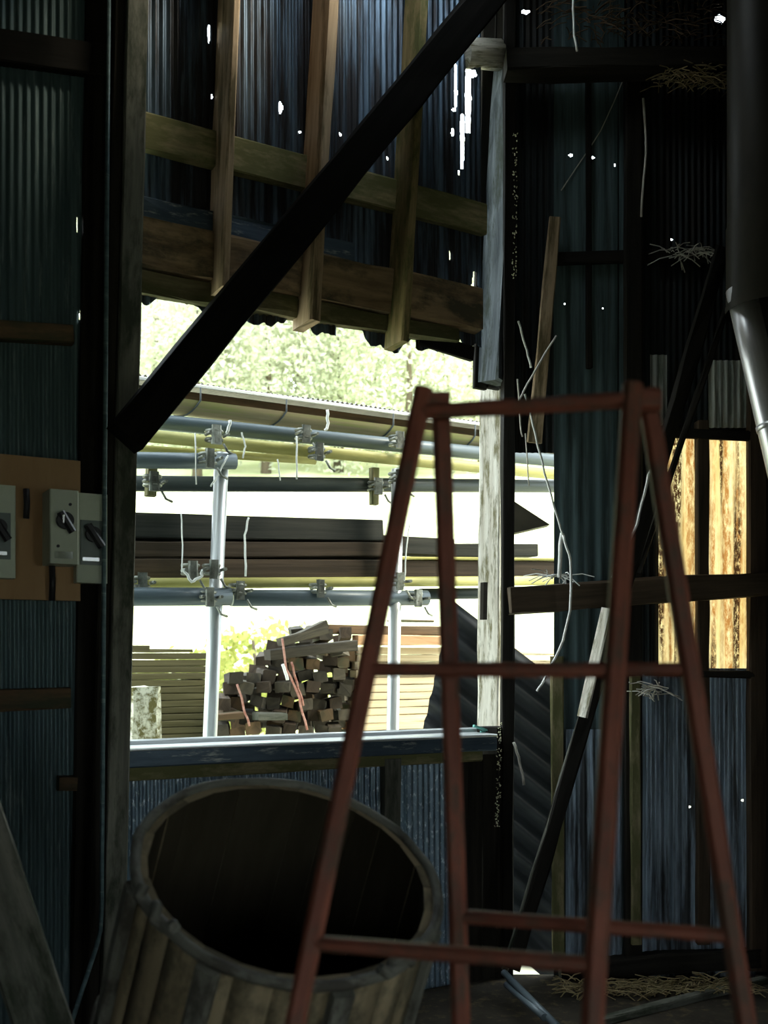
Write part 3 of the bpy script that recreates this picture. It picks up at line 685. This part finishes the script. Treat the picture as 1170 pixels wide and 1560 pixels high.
# twigs and vines by the corner
for pts, r, l, t in (([(790, 489), (800, 525), (809, 560)], .005, 'pale twig pointing up at the left of the fork', .30),
                  ([(847, 511), (822, 552), (797, 596), (790, 612)], .005, 'long pale twig slanting down to the left', .31),
                  ([(789, 578), (792, 640), (796, 665)], .004, 'pale twig end hanging with a knot', .30),
                  ([(800, 600), (815, 660), (835, 740), (853, 800), (858, 820)], .005, 'pale vine trailing down into the bright gap', .30),
                  ([(856, 812), (852, 880)], .010, 'white string hanging straight down onto the crooked beam', .28),
                  ([(858, 815), (870, 855), (868, 930), (858, 975), (832, 1030), (818, 1053)], .006, 'white vine curling in front of the crooked beam', .36),
                  ([(800, 660), (806, 740)], .003, 'thin pale strand in the bright gap', .30),
                  ([(782, 1130), (792, 1160), (798, 1196)], .007, 'white curved twig on the dark corner below the gap', .13),
                  ([(873, 0), (874, 45), (879, 78)], .005, 'grey strand hanging from the roof in front of the tie beam', .45),
                  ([(955, 110), (915, 200), (855, 290)], .003, 'faint thin wire on the dark right wall', .02),
                  ([(1000, 690), (985, 735), (970, 800), (932, 880)], .006, 'grey vine hanging along the leaning plank', .43),
                  ([(980, 150), (984, 230), (977, 330)], .006, 'dark vine on the upper right wall', .09)):
    twine('twig', [R(*q, t) for q in pts], r, 'twine_white' if r > .0045 and t > .25 else 'twine_pale', l, 'twig')

# straw and debris
def straw(name, c, n, ext, m, label, r=.003):
    mb = MB()
    for k in range(n):
        p = c+V((random.uniform(-1, 1)*ext.x, random.uniform(-1, 1)*ext.y, random.uniform(-1, 1)*ext.z))
        d = V((random.uniform(-1, 1), random.uniform(-1, 1)*.5, random.uniform(-.5, .25)))*.12
        mb.tube([p, p+d*.5+Z*.01, p+d], r, n=3, caps=False)
    o = mb.build(name, m); o['kind'] = 'stuff'; return tag(o, label, 'straw')
straw('straw', R(1075, 118, .2), 160, V((.22, .06, .03)), 'straw', 'old straw hanging under the tie beam at the upper right')
straw('straw', R(1000, 25, .2), 240, V((.55, .08, .10)), 'wood_brown', 'dark thatch remains above the tie beam')
straw('straw', R(1050, 385, .12), 50, V((.12, .03, .02)), 'twine_pale', 'wisps of straw caught on the high rail')
straw('straw', R(990, 1050, .14), 30, V((.05, .03, .03)), 'twine_pale', 'wisps of straw under the rusty panels')
c = G0(1000, 1512)
straw('leaf_litter', V((c.x, c.y, .03)), 420, V((.45, .10, .012)), 'straw', 'brown leaf litter along the foot of the right wall')
def lichen(name, pts, n, ext, label):
    mb = MB()
    for k in range(n):
        f = random.random(); p = pts[0].lerp(pts[1], f)+V((random.uniform(-1, 1)*ext, random.uniform(-.004, .004), 0))
        a = V((random.uniform(-1, 1), random.uniform(-.6, .6), random.uniform(-1.5, 1.5)))*.006
        mb.tube([p, p+a], random.uniform(.0015, .004), n=4)
    o = mb.build(name, 'lichen'); o['kind'] = 'stuff'; return tag(o, label, 'lichen')
lichen('lichen', (V((corner.x+.02, YR-.125, rz(440))), V((corner.x+.025, YR-.125, rz(220)))), 80, .012, 'pale lichen flecks up the black plank beside the upper post')
lichen('lichen', (W(757, 1260, .12), W(761, 1100, .12)), 100, .01, 'grey lichen flecks on the corner stump below the sill')
straw('straw', R(852, 877, .18), 26, V((.06, .03, .003)), 'twine_white', 'white scraps caught on top of the crooked beam')
o = MB().timber(G0(905, 1562)+Z*.03, G0(1165, 1497)+Z*.03, .05, .04, Z, jit=.004).build('ground_timber', 'wood_grey'); tag(o, 'grey timber lying on the floor at the lower right', 'timber')
o = MB().timber(R(855, 1482, .12), R(1160, 1462, .12), .10, .10, Y_, jit=.01).build('ground_beam', 'wood_black'); tag(o, 'black rotten ground beam at the foot of the right wall', 'beam')
for k, (a, b_) in enumerate((((768, 1482, 4.9), (850, 1565, 4.2)), ((772, 1500, 4.85), (830, 1550, 4.3)))):
    o = MB().tube([Dp(*a), Dp(*b_)], .016, n=10).build('metal_rod', 'pipe_slate'); tag(o, ('longer', 'shorter')[k]+' blue-grey rod on the floor below the leaning plank', 'rod')

# ------------------------------------------------------------------ stove pipe and hood
c = Dp(1186, 470, 4.5); hd = empty('flue_hood', Dp(1186, 470, 4.5)); tag(hd, 'dark cylindrical flue hood at the right edge', 'hood')
rr = .215
mb = MB().tube([c+Z*.0, c+Z*.35, c+Z*.36, ], rr, n=40, caps=False); mb.tube([c+Z*.36, V((c.x, c.y, ROOF))], rr*.98, n=40, caps=False); mb.build('shell', 'hood_iron', hd)
MB().tube([c-Z*.012, c+Z*.02], rr*1.015, n=40, caps=False).build('rim', 'hood_iron', hd)
a = Dp(1128, 440, 4.5); b_ = Dp(1216, 820, 4.35); dd = (b_-a)
fp = empty('flue_pipe', b_); tag(fp, 'shiny steel flue pipe slanting out of the dark hood', 'pipe')
MB().tube([a, a.lerp(b_, .3), a.lerp(b_, .6), b_], .062, n=28).build('pipe', 'steel_shiny', fp)
MB().tube([a.lerp(b_, .55), a.lerp(b_, .57)], .066, n=28).build('seam_ring', 'steel_shiny', fp)
MB().tube([b_, b_+V((.02, .0, -.12)), V((b_.x+.03, b_.y, 0.02))], .062, n=28).build('lower_pipe', 'steel_shiny', fp)

# ------------------------------------------------------------------ switch board
TB = .115
def wquad(px0, py0, px1, py1, t, thick, name, m, parent, lean=0):
    """upright box whose room-side face fills the pixel rectangle (left edge heights given) on the wall"""
    s0, s1 = sofx(px0, t), sofx(px1, t); z0, z1 = W((px0+px1)/2, py1, t).z, W((px0+px1)/2, py0, t).z
    return MB().timber(S((s0+s1)/2, z0, t), S((s0+s1)/2, z1, t), s1-s0, thick, N, jit=0, seg=1, cham=.004).build(name, m, parent)
sb = wquad(-150, 690, 123, 912, TB, .03, 'switch_board', 'plywood', None); tag(sb, 'orange-brown plywood board carrying the switches', 'board')
def switch(px0, py0, px1, py1, t, th, label, style):
    e = empty('switch_box', W((px0+px1)/2, py1, t)); tag(e, label, 'switch box', 'switch boxes on the left wall')
    wquad(px0, py0, px1, py1, t, th, 'case', 'switch_case', e)
    w, h = px1-px0, py1-py0; cx = (px0+px1)/2
    if style == 0:
        c = W(cx-.5, py0+h*.42, t)
        dl = MB().tube([c, c+N*.03], .032, n=20).build('dial', 'switch_black', e)
        MB().timber(c+N*.045-Z*.045+U*.026, c+N*.045+Z*.03-U*.02, .028, .03, N, jit=0, seg=1, cham=.008).build('handle', 'switch_black', dl)
        MB().timber(c+N*.047+U*-.012-Z*.012, c+N*.047-U*.012+Z*.018, .008, .004, N, jit=0, seg=1).build('marker', 'chrome', dl)
        for dx, dy in ((.2, .2), (-.22, .76)): q = W(cx+dx*w, py0+h*dy, t); MB().tube([q, q+N*.006], .006, n=8).build('screw', 'switch_black', e)
        q = W(cx-.02*w, py0+h*.88, t); MB().timber(q-U*.035, q+U*.035, .03, .003, N, jit=0, seg=1).build('label_plate', 'chrome', e)
    else:
        wquad(cx-w*.38, py0+h*.30, cx+w*.36, py0+h*.80, t+.004, .006, 'face_plate', 'switch_plate', e)
        c = W(cx, py0+h*.46, t)
        dl = MB().tube([c, c+N*.028], .030, n=20).build('dial', 'switch_black', e)
        MB().timber(c+N*.045-Z*.05+U*.032, c+N*.045+Z*.035-U*.025, .03, .03, N, jit=0, seg=1, cham=.008).build('handle', 'switch_black', dl)
        q = W(cx-.02*w, py0+h*.735, t+.006); MB().timber(q-U*.035, q+U*.035, .016, .004, N, jit=0, seg=1).build('label_plate', 'chrome', e)
    return e
switch(-30, 738, 24, 880, TB+.08, .08, 'pale switch box cut by the left edge of the picture', 1)
switch(76, 746, 120, 859, TB+.14, .14, 'deep pale switch box with a black dial and lever', 0)
switch(117, 752, 164, 888, TB+.06, .06, 'rightmost pale switch box with a grey face plate', 1)
for k, (px, a, b_) in enumerate(((79, 860, 915), (40, 745, 790))):
    o = MB().tube([W(px, a, TB+.03), W(px+1, (a+b_)/2, TB+.035), W(px, b_, TB+.03)], .012, n=10).build('cable', 'switch_black'); tag(o, ('black cable leaving the deep switch box downwards', 'black cable between the two switch boxes on the left')[k], 'cable')
# conduit beside the post
P = [W(166, -60, .20), W(163, 300, .20), W(158, 900, .20), W(155, 1380, .20), W(153, 1418, .21), W(146, 1445, .24), W(128, 1500, .34), W(100, 1585, .5)]
o = MB().tube(P, .009, n=10).build('conduit', 'tin_teal'); tag(o, 'thin grey conduit down the left of the post, bending away at the foot', 'conduit')
# leaning timber at the lower left
o = MB().timber(Dp(95, 1640, 2.7), Dp(-60, 1170, 2.9), .14, .05, V((.45, -.85, .2)), jit=.003).build('leaning_timber', 'wood_grey'); tag(o, 'dark grey timber leaning across the lower left corner', 'timber')

# ------------------------------------------------------------------ the red ladder
AL, AR = Dp(660, 596, 1.70), Dp(976, 590, 1.62)
def rail(ap, q): d = q-ap; return ap+d*(ap.z/(ap.z-q.z))
A1, A2 = Dp(475, 1437, 1.55), Dp(908, 1470, 1.44)
B1, B2 = Dp(697, 1395, 1.71), Dp(1115, 1425, 1.59)
ld = empty('step_ladder', V((.2, 1.5, 0))); tag(ld, 'rusty red iron trestle ladder standing in the foreground', 'ladder')
dA, dB = V((-.02, -.02, 0)), V((.016, .02, 0))
legs = {}
for nm, ap, q, off in (('a1', AL, A1, dA), ('a2', AR, A2, dA), ('b1', AL, B1, dB), ('b2', AR, B2, dB)):
    top = ap+off*.8; ft = rail(top, q); legs[nm] = (top, ft)
    leg = MB().timber(ft+Z*.0, top, .030, .026, Y_, jit=.0006, seg=10, cham=.007, center=True).build('leg', 'ladder_red', ld)
    MB().timber(V((ft.x, ft.y, 0)), V((ft.x, ft.y, .03)), .045, .04, Y_, jit=0, seg=1, center=True).build('foot', 'switch_black', leg)
def atz(nm, z): a, b_ = legs[nm]; return a.lerp(b_, (a.z-z)/(a.z-b_.z))
for fr in ('a', 'b'):
    for z in (EYE-.02, EYE-.423, EYE-.84, EYE-1.26):
        MB().timber(atz(fr+'1', z), atz(fr+'2', z), .022, .022, Y_, jit=.0006, seg=6, cham=.007, center=True).build('rung', 'ladder_red', ld)
zt = Dp(800, 624, 1.66).z
MB().timber(atz('a1', zt), atz('a2', zt), .024, .022, Y_, jit=.0006, seg=6, cham=.007, center=True).build('rung', 'ladder_red', ld)
for ap in (AL, AR):
    c = ap+Z*-.008
    MB().timber(c-V((.026, 0, .014)), c+V((.026, 0, -.014)), .034, .05, Y_, jit=.001, seg=1, center=True).build('hinge', 'ladder_red', ld)

# ------------------------------------------------------------------ the leaning tub
dT = 2.45; C0 = Dp(441, 1328, dT); v = ray(441, 1328).normalized()
r_ = v.cross(Z).normalized(); u_ = r_.cross(v)
NA = (-.62*v+.20*r_+.755*u_).normalized()          # the way the mouth looks
rT = 232/F*dT*1.03; LT = 1.0
ea = NA.cross(V((0, 1, 0))).normalized(); eb = NA.cross(ea)
tb = empty('wooden_tub', V((C0-NA*LT).to_tuple())-Z*.1); tag(tb, 'large tilted wooden tub with a dark hollow mouth and worn rim', 'tub')
NS = 26
for k in range(NS):
    a0, a1 = 2*math.pi*k/NS+.0005, 2*math.pi*(k+1)/NS-.0005; mb = MB(); ro = random.uniform(-.0015, .0015)
    for j in range(7):
        f = j/6; rad = rT*(.955+.05*math.sin(f*math.pi*.5)+.05*f)+ro; o_ = C0-NA*(LT*f)
        for rad_, aa in ((rad, a0), (rad+.0025, (a0+a1)/2), (rad, a1), (rad-.022, a1), (rad-.022, a0)):
            mb.v.append(o_+(ea*math.cos(aa)+eb*math.sin(aa))*rad_)
    for j in range(6):
        for i in range(5):
            i2 = (i+1) % 5; q = j*5
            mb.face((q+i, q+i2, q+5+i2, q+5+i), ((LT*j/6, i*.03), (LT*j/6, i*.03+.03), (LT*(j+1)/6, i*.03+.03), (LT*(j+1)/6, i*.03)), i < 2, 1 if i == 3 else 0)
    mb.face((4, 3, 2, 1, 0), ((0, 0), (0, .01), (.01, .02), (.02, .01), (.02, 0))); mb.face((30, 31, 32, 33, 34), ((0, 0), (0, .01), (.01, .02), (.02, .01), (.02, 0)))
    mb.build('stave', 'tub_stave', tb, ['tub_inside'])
def ring(f, rad, w, th, name, m, wob=.0):
    P = [C0-NA*(LT*f)+(ea*math.cos(t)+eb*math.sin(t))*(rad+wob*(vnoise(t*4, 9)-.5)) for t in [2*math.pi*k/72 for k in range(73)]]
    return MB().tube(P, th, n=10, caps=False, jit=wob*.1).build(name, m, tb)
ring(.0, rT*.972, 0, .013, 'rim', 'tub_hoop', .01)
ring(.55, rT*1.05, 0, .011, 'hoop', 'tub_hoop', .004)
ring(.9, rT*1.06, 0, .012, 'hoop', 'tub_hoop', .004)
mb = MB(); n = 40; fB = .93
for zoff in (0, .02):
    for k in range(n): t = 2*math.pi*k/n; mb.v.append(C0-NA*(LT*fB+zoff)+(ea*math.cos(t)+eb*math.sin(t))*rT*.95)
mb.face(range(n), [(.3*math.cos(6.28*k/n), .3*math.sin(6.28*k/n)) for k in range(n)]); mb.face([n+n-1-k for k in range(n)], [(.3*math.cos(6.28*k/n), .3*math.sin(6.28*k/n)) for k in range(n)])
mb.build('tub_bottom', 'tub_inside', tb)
def tub_angle(tv): return math.atan2(tv.dot(eb), tv.dot(ea))
for tv, w in ((V((-.95, -.45, 0)), .045), (V((-.35, -1, -.2)), .05), (V((.45, -.9, -.2)), .05), (V((.95, -.3, 0)), .045)):   # battens outside the staves
    aa = tub_angle(tv); dr = ea*math.cos(aa)+eb*math.sin(aa)
    MB().timber(C0-NA*.012+dr*(rT*.955+.03), C0-NA*(LT*.97)+dr*(rT*1.055+.028), w, .03, dr, jit=.002, seg=8).build('batten', 'tub_hoop', tb)
for tv in (V((-.7, -.7, 0)), V((.75, -.65, 0))):            # lumps of old rope on the rim
    aa = tub_angle(tv); P = [C0+NA*.006+(ea*math.cos(aa+q*.05)+eb*math.sin(aa+q*.05))*(rT*.965+.012*math.sin(q*1.6))+NA*(.014*math.cos(q*1.6)) for q in range(-4, 5)]
    MB().tube(P, .013, n=8).build('rope_lump', 'tub_hoop', tb)
# lug and wire at the rim
low = C0-NA*LT
for sgn in (-1, 1):
    c = low+V((sgn*.18, .16, 0)); o = MB().timber(V((c.x, c.y+.08, 0)), V((c.x, c.y+.08, max(.08, c.z-.02))), .14, .16, Y_, jit=.003).build('prop_block', 'wood_brown')
    tag(o, ('left', 'right')[sgn > 0]+' wooden block propping the far side of the tilted tub', 'block')

# ------------------------------------------------------------------ trees and bushes on the slope
def crown(mb, c, rx_, rz_, n, sz):
    for k in range(n):
        th = random.uniform(0, 6.283); ph = math.acos(random.uniform(-1, 1)); q = random.uniform(.55, 1)**.5
        lump = .75+.5*vnoise(th*1.6+c.x, 2)*vnoise(ph*2.5+c.y, 4)*1.6
        p = c+V((rx_*q*lump*math.sin(ph)*math.cos(th), rx_*q*lump*math.sin(ph)*math.sin(th), rz_*q*lump*math.cos(ph)))
        a = V((random.gauss(0, 1), random.gauss(0, 1), random.gauss(0, 1))).normalized(); b_ = a.orthogonal().normalized()
        s_ = sz*random.uniform(.6, 1.3); i = len(mb.v)
        mb.v += [p-a*s_, p+b_*s_*.6, p+a*s_, p-b_*s_*.6]
        mb.face((i, i+1, i+2, i+3), ((k*.37, 0), (k*.37+.1, 0), (k*.37+.1, .1), (k*.37, .1)))
def tree(px, y, h, rw, label, m='leaf_tree', cat='tree', name='broadleaf_tree', n=6500, sz=.11, group='trees on the slope'):
    x = (px-CX)/F*y; z = hz(x, y) if y > 13.9 else -.11
    e = empty(name, V((x, y, z))); tag(e, label, cat, group)
    MB().tube([V((x, y, z-.2)), V((x+.1, y, z+h*.4)), V((x, y, z+h*.8))], h*.022+.02, n=8, r1=.02).build('trunk', 'bark', e)
    mb = MB(); crown(mb, V((x, y, z+h*.50)), rw, h*.5, n, sz); mb.build('foliage', m, e)
random.seed(5)
TL = [(235, 40, 11, 3.2), (300, 36, 7.5, 2.6), (345, 43, 12, 3.4), (405, 37, 8, 2.8), (455, 42, 11, 3.3), (515, 38, 8.5, 2.9), (565, 44, 12, 3.3), (620, 37, 8, 2.8), (675, 41, 10, 3.3), (735, 38, 9, 3)]
for k, q in enumerate(TL):
    tree(*q, 'pale green tree, haze put into its leaf colour, in the wood above the lean-to roof')
for k, q in enumerate([(190+105*j, 50+3*(j % 3), 15, 4.2) for j in range(6)]): tree(*q, 'tall pale tree far up the slope behind the first trees', n=3500, sz=.2)
for (px, y, h, rw) in ((262, 15, 1.5, .6), (300, 15.4, 1.3, .55), (345, 15.2, 1.75, .6), (385, 15, 2.0, .6), (432, 15.6, 1.8, .7), (225, 15.3, 1.2, .5)):
    tree(px, y, h, rw, 'yellow-green shrub seen between the olive stack and the tumbled pile', 'leaf_bush', 'shrub', 'shrub', n=420, sz=.07, group='shrubs behind the stacks')
